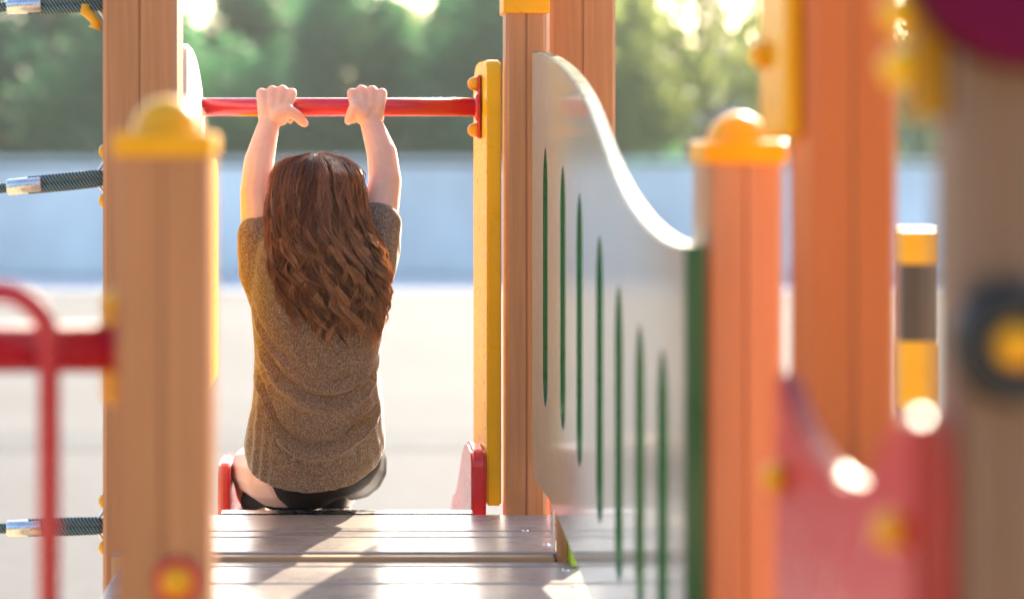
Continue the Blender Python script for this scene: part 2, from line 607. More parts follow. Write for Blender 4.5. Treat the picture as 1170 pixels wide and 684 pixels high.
# grey building far behind the trees on the right
bx0, bx1, by = 9.2, 19.0, 60.0
bld = empty('building', ((bx0 + bx1) / 2, by + 3, 0), 'grey blue building far behind the trees on the right', 'building')
bm = bmesh.new(); box(bm, (bx0, by, 0), (bx1, by + 7, 4.0)); finish('wall', bm, M['building'], bld)
bm = bmesh.new()
prism_yz(bm, [(by - .4, 4.003), (by + 7.4, 4.003), (by + 3.5, 5.4)], bx0 - .4, bx1 + .4)
finish('roof', bm, M['roof'], bld)
for k in range(3):
    bm = bmesh.new(); box(bm, (bx0 + 1 + k * 3, by - .06, 1.2), (bx0 + 2.4 + k * 3, by - .003, 2.6), .02)
    finish('window', bm, M['window'], bld)

# ================================================================= MAIN PLAY TOWER
Zd = HC - .60        # far deck top
tower = empty('play_tower', (0, 2.4, 0), 'wooden playground tower with grey plank deck, red bar and curved pale green panel', 'play tower')

# decks
bm = bmesh.new()
for (a, b_) in ((3.030, 3.165), (2.982, 3.024), (2.868, 2.975)):
    box(bm, (-.36, a, Zd - .030), (.345, b_, Zd), .003)
fd = finish('deck', bm, M['deck'], tower)
fd['label'] = 'raised far deck boards at the top of the slide'
bm = bmesh.new()
box(bm, (-.36, 2.850, Zd - .060), (.3075, 2.8655, Zd - .0035), .002)
finish('deck_beam', bm, M['deck_edge'], tower)
bm = bmesh.new()
Zn = Zd - .010
ys = [2.847, 2.812, 2.699]
while ys[-1] > 1.45:
    ys.append(ys[-1] - .112)
for a, b_ in zip(ys[1:], ys[:-1]):
    box(bm, (-.345, a + .0038, Zn - .030), (.35, b_ - .0038, Zn), .003)
nd = finish('deck', bm, M['deck'], tower)
nd['label'] = 'lower near deck boards towards the camera'
bm = bmesh.new()
for (px, py) in ((632, 638), (646, 651), (656, 670), (640, 606), (600, 606), (624, 622)):
    z = Zn if py > 632 else Zd
    d = (HC - z) * F / (py - VY)
    c = P(px, py, d)
    bm = bmesh.new()
    lathe(bm, [(.006, 0), (.006, .001), (.003, .0022)], (min(c.x, .33), d, z - .0003), (0, 0, 1), 12)
    finish('deck_screw', bm, M['steel'], nd if py > 632 else fd)

bm = bmesh.new()
for X in (-.32, .31):
    box(bm, (X, 1.45, Zn - .15), (X + .04, 2.84, Zn - .032), .003)
    box(bm, (X, 2.87, Zd - .15), (X + .04, 3.16, Zd - .032), .003)
finish('joist', bm, M['wood'], tower)

# posts
PL = make_post(tower, -.1985, -.1185, 1.60, 1.68, HC + .001, 'wood', (.019, .003), 'nearest blurred wooden post with a yellow domed cap', dome=.031, domer=.031)
PBL = make_post(tower, -.376, -.263, 2.87, 2.983, HC + .75, 'wood', (.02, .004), 'tall grooved wooden post on the left carrying the ropes')
PFR = make_post(tower, .3505, .4270, 1.86, 1.9365, HC - .006, 'wood_pale', (.021, .003), 'low wooden post with yellow domed cap at the near end of the curved panel', dome=.028, domer=.03)
PBR = make_post(tower, .2637, .3330, 3.20, 3.27, HC + .243, 'wood', (.10, .005), 'back right wooden post with a tall yellow sleeve cap', dome=.02)
PTR = make_post(tower, .3490, .4640, 3.30, 3.415, HC + .80, 'wood', (.02, .004), 'tall wide grooved wooden post behind the curved panel')
bolt(PL, (-.146, 1.600, P(0, 662, 1.6).z), (0, -1, 0), .013, .010, 'yellow_cap', ('red', .020, .007))
for dz, dx in ((-.128, -.004), (-.146, .004), (-.190, -.002), (-.205, .002)):
    bolt(PL, (-.1985, 1.64 + dx, HC + dz), (-1, 0, 0), .0125, .013, 'yellow_cap')
for yy in (173, 229, 571, 624):
    q = P(118, yy, 2.93)
    bolt(PBL, (-.376, 2.925, q.z), (-1, 0, 0), .0115, .009, 'yellow_cap')


# curved panel on the right
def panel_x(y):
    return .3539 - .01606 * y


def panel_at(x, y):
    d = 764.4 / (x - VX + 34.7)
    return d, HC - (y - VY) * d / F


top = [panel_at(*p) for p in ((608, 59), (615, 59.5), (622, 62), (630, 66.5), (638, 72), (647, 80.5), (655, 91), (663, 104.5), (670, 119), (678, 140), (686, 162), (693, 181), (701, 200), (710, 218), (720, 234), (731, 248.5), (743, 261), (754, 270), (765, 276), (774, 279), (783, 280))]
bot = [(1.83, HC - .62), (2.2, HC - .60), (2.40, HC - .588), (2.52, HC - .575), (2.66, HC - .556), (2.80, HC - .540), (2.92, HC - .531), (3.02, HC - .5335), (3.09, HC - .535), (3.13, HC - .529), (3.15, HC - .512)]
poly = top + bot
bm = bmesh.new()
prism_yz(bm, poly, panel_x, lambda y: panel_x(y) + .0195)
bmesh.ops.recalc_face_normals(bm, faces=bm.faces)
me = bpy.data.meshes.new('tmp_panel'); bm.to_mesh(me); bm.free()
pan = bpy.data.objects.new('tmp_panel', me); COL.objects.link(pan)
bm = bmesh.new()
for (sx, t, b_) in ((623, 170, 463), (643, 190, 490), (662, 222, 532), (685, 270, 597), (707, 327, 664), (731, 372, 700), (757, 400, 742)):
    yc, zt = panel_at(sx, t)
    zb = panel_at(sx, b_)[1]
    w = .027
    pts = []
    for k in range(7):     # pointed top
        a = k / 6
        pts.append((a, zt - (a ** 1.5) * .075))
    right = [(yc + w * (1 - (1 - a) ** 2), z) for a, z in pts] + [(yc + w, zb + .045)]
    rb = [(yc + w * math.sqrt(max(0, 1 - a * a)), zb + .045 * (1 - a)) for a in (.3, .55, .75, .9, 1.0)]
    half = right + rb
    left = [(2 * yc - y_, z) for y_, z in half[1:-1]][::-1]
    pl = half + left
    b2 = bmesh.new()
    prism_yz(b2, pl, lambda y: panel_x(y) - .01, lambda y: panel_x(y) + .03)
    bmesh.ops.recalc_face_normals(b2, faces=b2.faces)
    tm = bpy.data.meshes.new('t'); b2.to_mesh(tm); b2.free()
    bm.from_mesh(tm); bpy.data.meshes.remove(tm)
me2 = bpy.data.meshes.new('tmp_cut'); bm.to_mesh(me2); bm.free()
cut = bpy.data.objects.new('tmp_cut', me2); COL.objects.link(cut)
md = pan.modifiers.new('b', 'BOOLEAN'); md.object = cut; md.operation = 'DIFFERENCE'; md.solver = 'EXACT'
dg = bpy.context.evaluated_depsgraph_get()
bm = bmesh.new(); bm.from_mesh(bpy.data.meshes.new_from_object(pan.evaluated_get(dg)))
for o in (pan, cut):
    bpy.data.objects.remove(o)
bm.normal_update()
sharp = [e for e in bm.edges if len(e.link_faces) == 2 and e.calc_face_angle(0) > 1.0 and
         (abs(e.link_faces[0].normal.x) > .9) != (abs(e.link_faces[1].normal.x) > .9)]
for f in bm.faces:
    f.material_index = 0 if abs(f.normal.x) > .9 else 1
bmesh.ops.bevel(bm, geom=sharp, offset=.0022, segments=2, affect='EDGES', material=1)
pan = finish('curved_panel', bm, [M['panel_face'], M['panel_core']], tower)
pan['label'] = 'curved pale panel with green slots and green edge'

# small things by the deck's right edge
bm = bmesh.new(); box(bm, (.3080, 2.868, Zd - .05), (.3115, 2.905, HC - .527), .0008); finish('bracket', bm, M['steel'], tower)
make_post(tower, .3125, .3430, 2.850, 2.8805, HC - .46, 'wood', None, 'short wooden stub post at the right edge of the deck')
bm = bmesh.new()
prism_yz(bm, [(2.80, Zn + .003), (2.845, Zn + .003), (2.84, Zn + .06), (2.82, Zn + .05)], .328, .345)
finish('kick_wedge', bm, M['lime'], tower)

# bar and its two side panels
YB = 3.313
ZB = HC + (VY - 122.5) * YB / F
RB = .0163
bm = bmesh.new()
tube(bm, [(-.262, YB, ZB), (.2265, YB, ZB)], RB, 32)
finish('pull_up_bar', bm, M['red'], tower)


def side_plate(x0, x1, y0, y1, zt, zb, r, mat, name='side_panel'):
    poly = []
    for k in range(9):
        a = PI / 2 * k / 8
        poly.append((y0 + r * .45 - r * .45 * math.cos(a), zt - r * .45 + r * .45 * math.sin(a)))
    for k in range(9):
        a = PI / 2 * k / 8
        poly.append((y1 - r + r * math.sin(a), zt - r + r * math.cos(a)))
    poly += [(y1, zb), (y0, zb)]
    bm = bmesh.new()
    prism_yz(bm, poly, x0, x1)
    bmesh.ops.recalc_face_normals(bm, faces=bm.faces)
    es = [e for e in bm.edges if len(e.link_faces) == 2 and e.calc_face_angle(0) > 1.2 and abs(abs(e.link_faces[0].normal.x) - abs(e.link_faces[1].normal.x)) > .8]
    bmesh.ops.bevel(bm, geom=es, offset=.003, segments=2, affect='EDGES')
    return finish(name, bm, M[mat], tower)


sp1 = side_plate(lambda y: .2345 - .08125 * (y - 3.24), lambda y: .2595 - .08125 * (y - 3.24), 3.240, 3.400, P(0, 68, 3.24).z, Zd + .001, .05, 'yellow')
sp1['label'] = 'upright yellow side panel at the right end of the bar'
sp2 = side_plate(-.2840, -.2590, 2.990, 3.70, HC - .004, Zd + .17, .05, 'yellow')  # hidden front part added to bounce yellow onto the girl's left side
sp2['label'] = 'yellow side panel at the left end of the bar, mostly hidden and lengthened to bounce yellow light'
for sgn, X in ((-1, .2275),):
    bm = bmesh.new()
    xa, xb = sorted((X, X + sgn * .004))
    box(bm, (xa, YB - .017, ZB - .055), (xb, YB + .017, ZB + .056), .0015)
    lathe(bm, [(RB * 1.5, 0), (RB * 1.5, .003), (RB * 1.1, .007)], (X + sgn * .003, YB, ZB), (sgn, 0, 0), 24)
    finish('bar_flange', bm, M['red'], tower)
    for dz in (-.040, .041):
        bolt(tower, (X + sgn * .004, YB, ZB + dz), (sgn, 0, 0), .0125, .014, 'yellow_cap')
# white rounded panel against the left post
poly = [(2.99, HC + .172), (3.05, HC + .180), (3.12, HC + .177), (3.19, HC + .166), (3.25, HC + .148), (3.30, HC + .125), (3.345, HC + .09), (3.37, HC + .05), (3.385, HC - .0), (2.99, HC - .0)]
bm = bmesh.new(); prism_yz(bm, poly, -.282, -.2585)
bmesh.ops.recalc_face_normals(bm, faces=bm.faces)
bmesh.ops.bevel(bm, geom=[e for e in bm.edges if abs(abs(e.link_faces[0].normal.x) - abs(e.link_faces[1].normal.x)) > .8], offset=.003, segments=2, affect='EDGES')
wp = finish('curved_panel', bm, M['white_plastic'], tower)
wp['label'] = 'white rounded panel beside the left grooved post'

# ================================================================= SLIDE
slide = empty('slide', (-.005, 3.4, 0), 'playground slide with red side rims below the red bar', 'slide')


def bed_z(y):
    z = Zd - .002 - (y - 3.2) * .187
    if y > 3.8:
        z -= (y - 3.8) ** 1.0 * .42
    return z


bm = bmesh.new()
ysl = [3.168, 3.2] + [3.2 + .05 * k for k in range(1, 37)]
prev = None
for y in ysl:
    z = bed_z(y) if y > 3.2 else Zd + .0012
    z = max(z, .12)
    row = [bm.verts.new((X, y, z - (0 if zz else .006))) for X in (-.2160, .2065) for zz in (1, 0)]
    if prev:
        bm.faces.new((prev[0], prev[2], row[2], row[0]))
        bm.faces.new((prev[1], row[1], row[3], prev[3]))
        bm.faces.new((prev[0], row[0], row[1], prev[1]))
        bm.faces.new((prev[2], prev[3], row[3], row[2]))
    prev = row
finish('slide_bed', bm, M['steel'], slide)
for X0, X1, YS in ((-.240, -.2165, 3.42), (.2068, .2325, 3.225)):
    up = []; lo = []
    zt = P(0, 513 if X0 > 0 else 528, YS + .025).z
    for k in range(7):
        a = PI / 2 * k / 6
        up.append((YS + .035 * (1 - math.cos(a)), zt - .035 + .035 * math.sin(a)))
    for y in np.linspace(YS + .105, 5.0, 22):
        t = min(1, (y - YS - .105) / .4)
        zz = zt - (zt - bed_z(y) - .04) * (t * t * (3 - 2 * t)) if t < 1 else bed_z(y) + .04
        up.append((y, max(zz, .17)))
    for y in np.linspace(5.0, YS, 20):
        lo.append((y, max(bed_z(max(y, 3.2)) - .03, .08)))
    bm = bmesh.new()
    prism_yz(bm, up + lo, X0, X1)
    bmesh.ops.recalc_face_normals(bm, faces=bm.faces)
    bmesh.ops.bevel(bm, geom=[e for e in bm.edges if abs(abs(e.link_faces[0].normal.x) - abs(e.link_faces[1].normal.x)) > .8], offset=.005, segments=3, affect='EDGES')
    finish('side_rim', bm, M['red'], slide)
for X in (-.19, .18):
    bm = bmesh.new()
    box(bm, (X, 4.7, 0), (X + .02, 4.74, .40))
    finish('leg', bm, M['steel'], slide)

# ================================================================= ROPES
def rope(yp, ypl, label, hook=False):
    A = P(118, yp, 2.925); A.x = -.378
    B = P(-90, ypl, 2.925)
    root = empty('climbing_rope', A, label, 'rope', 'climbing ropes on the left post')
    d = (B - A)
    bm = bmesh.new()
    e = A + d * .42
    up = Vector((0, 0, .0065))
    for s in (1, -1):   # the doubled end
        tube(bm, [A + up * s * .4, A + d * .05 + up * s * .9, A + d * .2 + up * s, e + up * s * .9], .0078, 12)
    tube(bm, [e - d * .08, e + d * .2, B + d * .6], .0078, 12)
    finish('rope', bm, M['rope'], root)
    bm = bmesh.new()
    c0, c1 = A + d * .345, A + d * .535
    dd = d.normalized()
    L = (c1 - c0).length
    lathe(bm, [(.0105, 0), (.0125, .002), (.0125, L - .002), (.0105, L)], c0, dd, 20)
    finish('ferrule', bm, M['steel'], root)
    bm = bmesh.new()
    for s in (1, -1):
        pts = [A + Vector((.001, 0, s * .036)), A + Vector((-.004, 0, s * .022)), A + Vector((-.012, 0, s * .010)), A + Vector((-.022, 0, s * .003))]
        tube(bm, pts, .0022, 8)
    finish('loop_bracket', bm, M['steel'], root)
    if hook:
        bm = bmesh.new()
        tube(bm, [P(98, yp + 2, 2.90), P(97, yp + 10, 2.90), P(106, yp + 18, 2.90), P(110, yp + 24, 2.90), P(108, yp + 30, 2.90)], [.006, .008, .007, .008, .010], 12)
        finish('hook', bm, M['yellow_cap'], root)


rope(3, 12, 'top teal rope on the left post, with a yellow hook below it', True)
rope(203, 224, 'middle teal rope with steel ferrule, level with the girl\'s elbows')
rope(600, 606, 'lowest teal rope with steel ferrule, level with the deck')

# ================================================================= RED CLIMBING RAIL (left)
rail = empty('climbing_rail', (-.35, 1.62, 0), 'blurred red tubular rail with an arched hoop at the left edge', 'rail')
bm = bmesh.new()
zr = P(0, 398, 1.64).z
tube(bm, [(-.85, 1.64, zr), (-.204, 1.64, zr)], .0212, 28)
finish('cross_tube', bm, M['crimson'], rail)
bm = bmesh.new()
lathe(bm, [(.026, 0), (.026, .004), (.021, .006)], (-.1990, 1.64, zr), (-1, 0, 0), 28)
finish('flange', bm, M['crimson'], rail)
bm = bmesh.new()
c = P(-4, 392, 1.598); R = 60 * 1.598 / F
pts = [Vector((c.x + R, 1.598, .0))] + [Vector((c.x + R, 1.598, z)) for z in (.4, .8, 1.2)] + \
      [c + Vector((R * math.cos(a), 0, R * math.sin(a))) for a in np.linspace(0, PI, 22)] + \
      [Vector((c.x - R, 1.598, z)) for z in (1.2, .8, .4, 0)]
tube(bm, pts, .0095, 20)
finish('hoop', bm, M['crimson'], rail)
bm = bmesh.new()
tube(bm, [(-.43, 1.64, 0), (-.43, 1.64, zr)], .0195, 24)
finish('leg', bm, M['crimson'], rail)

# ================================================================= SECOND TOWER (right foreground)
tower2 = empty('play_tower', (.55, 1.4, 0), 'blurred right hand play tower with orange post, brown post and red scooped panel', 'play tower')
T1 = make_post(tower2, .4080, .4870, 1.68, 1.759, HC + .9, 'wood_orange', (.02, .004), 'tall orange stained post')
T2 = make_post(tower2, .3610, .4220, 1.13, 1.175, HC + .9, 'wood_brown', (.02, .004), 'brown post at the right edge of the picture')
make_post(tower2, .98, 1.06, 1.13, 1.21, HC + .9, 'wood_brown', (.02, .004))
make_post(tower2, .98, 1.06, 1.68, 1.76, HC + .9, 'wood_orange', (.02, .004))
bm = bmesh.new()
for k in range(6):
    box(bm, (.40, 1.22 + k * .078, Zd - .04), (1.0, 1.22 + k * .078 + .073, Zd - .01), .003)
finish('deck', bm, M['deck'], tower2)
# yellow plate left of the orange post
bm = bmesh.new(); box(bm, (.3905, 1.70, HC + .016), (.4075, 1.805, HC + .62), .006, 0, 3)
finish('side_plate', bm, M['yellow_cap'], T1)
bolt(T1, (.3905, 1.775, P(0, 62, 1.775).z), (-1, 0, 0), .0135, .013, 'yellow_cap')
# yellow clamp left of the brown post
bm = bmesh.new(); box(bm, (.3390, 1.134, HC + .022), (.3603, 1.170, HC + .55), .008, 0, 3)
finish('side_plate', bm, M['mustard'], T2)
for yy in (15, 78):
    bolt(T2, (.3390, 1.152, P(0, yy, 1.152).z), (-1, 0, 0), .0125, .011, 'yellow')
# black ringed knob on the brown post
bm = bmesh.new()
kc = P(1152, 392, 1.13)
lathe(bm, [(.034, 0), (.037, .004), (.036, .014), (.030, .019), (.0150, .018), (.0150, .009)], (kc.x, 1.1300, kc.z), (0, -1, 0), 40)
kn = finish('rubber_ring', bm, M['black'], T2)
bolt(T2, (kc.x, 1.122, kc.z), (0, -1, 0), .0138, .010, 'yellow_cap')


# red scooped panel
def rp_x(y):
    return .3227 + .0057 * y


def rp_at(x, y):
    d = F * .3227 / (x - VX - F * .0057)
    return d, HC - (y - VY) * d / F


curve = [rp_at(*q) for q in ((893, 437), (899, 455), (908, 478), (920, 502), (934, 523), (950, 540), (966, 549))]
d_, z_ = curve[-1]
curve += [(1.238, HC - .2135), (1.227, HC - .2125), (1.215, HC - .208), (1.185, HC - .186), (1.16, HC - .166), (1.135, HC - .154), (1.11, HC - .151), (1.10, HC - .154)]
poly = [(1.475, HC - .170), (1.462, HC - .168)] + curve + [(1.10, HC - .66), (1.475, HC - .66)]
bm = bmesh.new(); prism_yz(bm, poly, rp_x, lambda y: rp_x(y) + .0175)
bmesh.ops.recalc_face_normals(bm, faces=bm.faces)
bmesh.ops.bevel(bm, geom=[e for e in bm.edges if (abs(e.link_faces[0].normal.x) > .9) != (abs(e.link_faces[1].normal.x) > .9)], offset=.003, segments=2, affect='EDGES')
bm.normal_update()
for f in bm.faces:
    f.material_index = 0 if abs(f.normal.x) > .9 else 1
rpn = finish('scooped_panel', bm, [M['red_panel'], M['red_edge']], tower2)
rpn['label'] = 'glossy red panel with a scooped top edge'
for (px, py) in ((893, 545), (1026, 605)):
    d, z = rp_at(px, py)
    bolt(rpn, (rp_x(d), d, z), (-1, .07, 0), .0115, .011, 'yellow_cap')
for zz in (-.36, -.56):
    bm = bmesh.new(); box(bm, (.3485, 1.40, HC + zz), (.4800, 1.455, HC + zz + .06), .003)
    box(bm, (.430, 1.4555, HC + zz + .004), (.4800, 1.679, HC + zz + .056), .003)
    finish('spacer_block', bm, M['wood_brown'], T1)
# round magenta disc overhead
bm = bmesh.new()
dc = P(1195, -78, 1.09)
lathe(bm, [(.070, 0), (.078, .004), (.080, .010), (.080, .022), (.077, .028), (.070, .030)], (dc.x, 1.128, dc.z), (0, -1, 0), 56)
for f in bm.faces:
    c = f.calc_center_median() - Vector((dc.x, 0, dc.z)); c.y = 0
    f.material_index = 0 if c.length < .0735 else 1
dsc = finish('activity_disc', bm, [M['magenta'], M['dark_red']], tower2)
dsc['label'] = 'round magenta disc with red rim'

# yellow banded post further back on the right
fp = empty('playground_post', (1.96, 6.5, 0), 'brown post with yellow cap and yellow collar, seen between the orange and brown posts', 'post')
xa, xb = (1030 - VX) * 6.5 / F, (1076 - VX) * 6.5 / F
bm = post_mesh(xa + .004, xb - .004, 6.506, 6.626, 0, P(0, 300, 6.5).z)
finish('post', bm, [M['wood_dark'], M['groove']], fp)
bm = bmesh.new(); box(bm, (xa, 6.5, P(0, 302, 6.5).z), (xb, 6.632, P(0, 262, 6.5).z), .008)
finish('post_cap', bm, M['yellow_cap'], fp)
bm = bmesh.new(); box(bm, (xa - .001, 6.499, P(0, 470, 6.5).z), (xb + .001, 6.633, P(0, 390, 6.5).z), .006)
finish('collar', bm, M['yellow_cap'], fp)

# ================================================================= GIRL
girl = empty('person', (-.06, 3.3, Zd - .02), 'child with long wavy brown hair and heather t-shirt, hanging from the red bar', 'person')


def capsule(bm, p0, p1, r0, r1, n=14, m=6):
    p0, p1 = Vector(p0), Vector(p1)
    ax = p1 - p0
    L = ax.length
    if L < 1e-5:
        ax = Vector((0, 0, 1)); L = 1e-5
    prof = [(r0 * math.cos(a), r0 * math.sin(a)) for a in np.linspace(-PI / 2, 0, m)]
    prof += [(r1 * math.cos(a), L + r1 * math.sin(a)) for a in np.linspace(0, PI / 2, m)]
    lathe(bm, prof, p0, ax, n)


def chain(bm, pts, rs):
    for a, b_, ra, rb in zip(pts[:-1], pts[1:], rs[:-1], rs[1:]):
        capsule(bm, a, b_, ra, rb)


def ellipsoid(bm, c, r, n=20):
    g = bmesh.ops.create_uvsphere(bm, u_segments=n, v_segments=n // 2, radius=1)
    for v in g['verts']:
        v.co = Vector(c) + Vector((v.co.x * r[0], v.co.y * r[1], v.co.z * r[2]))


def remeshed(bm, voxel, smooth_it=4, sfac=.5):
    me = bpy.data.meshes.new('tmp'); bm.to_mesh(me); bm.free()
    o = bpy.data.objects.new('tmp', me); COL.objects.link(o)
    r = o.modifiers.new('r', 'REMESH'); r.mode = 'VOXEL'; r.voxel_size = voxel
    s = o.modifiers.new('s', 'SMOOTH'); s.factor = sfac; s.iterations = smooth_it
    dg = bpy.context.evaluated_depsgraph_get()
    out = bmesh.new(); out.from_mesh(bpy.data.meshes.new_from_object(o.evaluated_get(dg)))
    bpy.data.objects.remove(o)
    return out


bm = bmesh.new()
# trunk
pelvis = P(362, 530, 3.33)
chain(bm, [P(360, 520, 3.32), P(362, 470, 3.24), P(362, 400, 3.19), P(362, 330, 3.17), P(362, 290, 3.175)], [.066, .064, .066, .074, .06])
chain(bm, [P(346, 524, 3.31), P(346, 400, 3.20), P(334, 310, 3.175)], [.07, .050, .058])
chain(bm, [P(386, 512, 3.31), P(388, 400, 3.20), P(396, 310, 3.175)], [.058, .055, .06])
# neck and head
chain(bm, [P(362, 300, 3.175), P(362, 262, 3.18)], [.042, .036])
hc = P(361, 232, 3.175)
ellipsoid(bm, hc, (.068, .084, .082), 28)
capsule(bm, hc + Vector((0, .045, -.052)), hc + Vector((0, .062, -.070)), .036, .022)     # jaw, chin
capsule(bm, hc + Vector((0, .083, .0)), hc + Vector((0, .094, -.022)), .007, .010)        # nose
for s in (-1, 1):
    capsule(bm, hc + Vector((s * .028, .066, -.022)), hc + Vector((s * .03, .066, -.03)), .018, .018)
    ellipsoid(bm, hc + Vector((s * .069, .004, -.012)), (.007, .014, .022), 12)
    capsule(bm, hc + Vector((s * .012, .080, .013)), hc + Vector((s * .04, .072, .014)), .007, .006)
capsule(bm, hc + Vector((-.014, .080, -.042)), hc + Vector((.014, .080, -.042)), .0055, .0055)
# arms and hands
for side in (-1, 1):
    if side < 0:
        A = [P(318, 312, 3.165), P(300, 272, 3.185), P(293, 222, 3.235), P(296, 185, 3.262), P(305, 150, 3.287), P(308.5, 138, 3.291)]
        kn_x = [299, 311, 322.5, 333]
    else:
        A = [P(408, 305, 3.165), P(430, 262, 3.185), P(440, 208, 3.235), P(436.5, 176, 3.262), P(426, 146, 3.287), P(422.5, 136, 3.291)]
        kn_x = [436, 425, 413, 402.5]
    chain(bm, A, [.041, .0355, .0285, .0265, .0205, .0185])
    w = A[-1]
    ky = [105.5, 102.5, 102, 105.5]
    Lf = [.88, .97, 1.0, .95]
    for q, kx in enumerate(kn_x):
        k = P(kx, ky[q] + 1.5, YB - .014)
        mid = (w + k) / 2 + Vector((0, -.006, 0))
        base = w + Vector(((k.x - w.x) * .55, 0, .004))
        chain(bm, [base, Vector((mid.x * .5 + k.x * .5, mid.y, mid.z)), k], [.0125, .0115, .0100])
        rr = RB + .0075
        f = Lf[q]
        angs = [PI * .62, PI * .38, PI * .10, -PI * .16 * f, -PI * .42 * f]
        pts = [k] + [Vector((k.x + (w.x - k.x) * .02 * j, YB + rr * math.cos(a), ZB + rr * math.sin(a))) for j, a in enumerate(angs)]
        chain(bm, pts, [.0098, .0088, .0082, .0078, .0074, .0064])
    if side < 0:
        th = [P(316, 131, 3.283), P(327, 126, 3.283), P(338.5, 131.5, 3.283), P(345, 138.5, 3.290), P(348, 141, 3.294)]
    else:
        th = [P(415, 129, 3.283), P(407, 122, 3.281), P(402.5, 128, 3.281), P(399, 136, 3.289), P(398, 138.5, 3.293)]
    chain(bm, th, [.0150, .0128, .0098, .0086, .0072])
# legs
for side in (-1, 1):
    if side < 0:
        L = [P(336, 538, 3.31), P(318, 541, 3.345), P(291, 536, 3.50), P(291, 560, 3.49), P(297, 586, 3.47)]
        foot = [P(297, 588, 3.45), P(296, 578, 3.57)]
    else:
        L = [P(388, 518, 3.31), P(398, 522, 3.36), P(409, 524, 3.53), P(398, 552, 3.51), P(384, 576, 3.43)]
        foot = [P(382, 577, 3.42), P(386, 574, 3.54)]
    chain(bm, L, [.066 if side < 0 else .061, .060 if side < 0 else .055, .046, .036 if side < 0 else .028, .023])
    chain(bm, foot, [.019, .017])
bm = remeshed(bm, .0023, 5)
body = finish('body', bm, M['skin'], girl, True)
for s in (-1, 1):
    bm = bmesh.new(); ellipsoid(bm, hc + Vector((s * .027, .069, -.002)), (.0115, .0115, .0115), 16)
    finish('eye', bm, M['rubber_sole'], girl, True)

# shorts
bm = bmesh.new()
chain(bm, [P(350, 528, 3.285), P(389, 520, 3.285)], [.0745, .0725])
capsule(bm, P(351, 530, 3.285), P(351, 536, 3.29), .0745, .0715)
capsule(bm, P(389, 519, 3.285), P(389, 521, 3.29), .0735, .0715)
capsule(bm, P(350, 536, 3.29), P(322, 543, 3.40), .0710, .0655)
capsule(bm, P(387, 522, 3.29), P(403, 531, 3.44), .0700, .0600)
capsule(bm, P(403, 531, 3.44), P(409, 530, 3.53), .0640, .0530)
capsule(bm, P(362, 500, 3.29), P(362, 460, 3.24), .090, .082)
bm = remeshed(bm, .005, 3)
finish('shorts', bm, M['shorts'], girl, True)
# shoes
for side in (-1, 1):
    if side < 0:
        h, t = P(291, 577, 3.46), P(290, 570, 3.60)
    else:
        h, t = P(380, 574, 3.375), P(386, 571, 3.52)
    bm = bmesh.new()
    chain(bm, [h + Vector((0, 0, .007)), (h + t) / 2 + Vector((0, 0, .006)), t + Vector((0, 0, -.001))], [.0265, .0275, .024])
    capsule(bm, h + Vector((0, .01, .012)), h + Vector((0, .014, .032)), .0255, .025)
    bm = remeshed(bm, .003, 3)
    sh = finish('shoe', bm, M['shoe'], girl, True)
    bm = bmesh.new()
    dv = (t - h).normalized(); sx = Vector((1, 0, 0)); up = sx.cross(dv).normalized()
    n = 28
    rings = []
    for lev in (-.0215, -.010):
        ring = []
        for k in range(n):
            a = 2 * PI * k / n
            l = (h - t).length
            u = math.cos(a); wv = math.sin(a)
            ring.append(bm.verts.new((h + t) / 2 + dv * (l / 2 + .027) * u + sx * .0295 * (1 if abs(u) < .6 else .92) * wv + up * lev))
        rings.append(ring)
    for k in range(n):
        bm.faces.new((rings[0][k], rings[0][(k + 1) % n], rings[1][(k + 1) % n], rings[1][k]))
    bm.faces.new(rings[0][::-1]); bm.faces.new(rings[1])
    finish('shoe_sole', bm, M['rubber_sole'], sh)

# t-shirt -------------------------------------------------------------
LV = np.array([  # y, xl, xr, Yc, ry
    (250, 318, 410, 3.168, .040), (262, 304, 424, 3.166, .058), (285, 292, 436, 3.163, .080), (320, 287, 441, 3.160, .092), (360, 288, 440, 3.165, .097),
    (400, 291, 436, 3.178, .099), (440, 290, 435, 3.198, .100), (475, 285, 438, 3.222, .104), (505, 279, 441, 3.245, .112), (530, 281, 438, 3.262, .116), (560, 290, 430, 3.275, .118)], float)


def lev(y):
    return [np.interp(y, LV[:, 0], LV[:, k]) for k in range(1, 5)]


def hem_y(th):
    # th = 0 at the back centre (towards the camera), +pi/2 right, -pi/2 left
    if abs(th) <= PI / 2:
        t = th / (PI / 2)
        c = 550.0
        e = 494 if t > 0 else 516
        cc = abs(t - (-.10))
        return c - (c - e) * min(1, abs(t)) ** 2.3
    t = (abs(th) - PI / 2) / (PI / 2)
    e = 494 if th > 0 else 516
    return e + (505 - e) * t


NT, NV = 96, 70
bm = bmesh.new()
rows = []
for j in range(NV + 1):
    row = []
    for i in range(NT):
        th = -PI + 2 * PI * i / NT
        y = 250 + (hem_y(th) - 250) * j / NV
        xl, xr, yc, ry = lev(y)
        cx, hw = (xl + xr) / 2, (xr - xl) / 2
        s, c = math.sin(th), math.cos(th)
        e = .86
        sx = math.copysign(abs(s) ** e, s); cy = math.copysign(abs(c) ** e, c)
        row.append(bm.verts.new(P(cx + hw * sx, y, yc) + Vector((0, -ry * cy, 0))))
    rows.append(row)
for a, b_ in zip(rows[:-1], rows[1:]):
    for i in range(NT):
        bm.faces.new((a[i], a[(i + 1) % NT], b_[(i + 1) % NT], b_[i]))
bm.faces.new(rows[0]); bm.faces.new(rows[-1][::-1])
chain(bm, [P(322, 345, 3.165), P(306, 306, 3.175), P(299, 271, 3.19)], [.052, .0505, .0435])
chain(bm, [P(408, 330, 3.165), P(424, 292, 3.175), P(431, 258, 3.19)], [.052, .0485, .0425])
bm = remeshed(bm, .0038, 6)
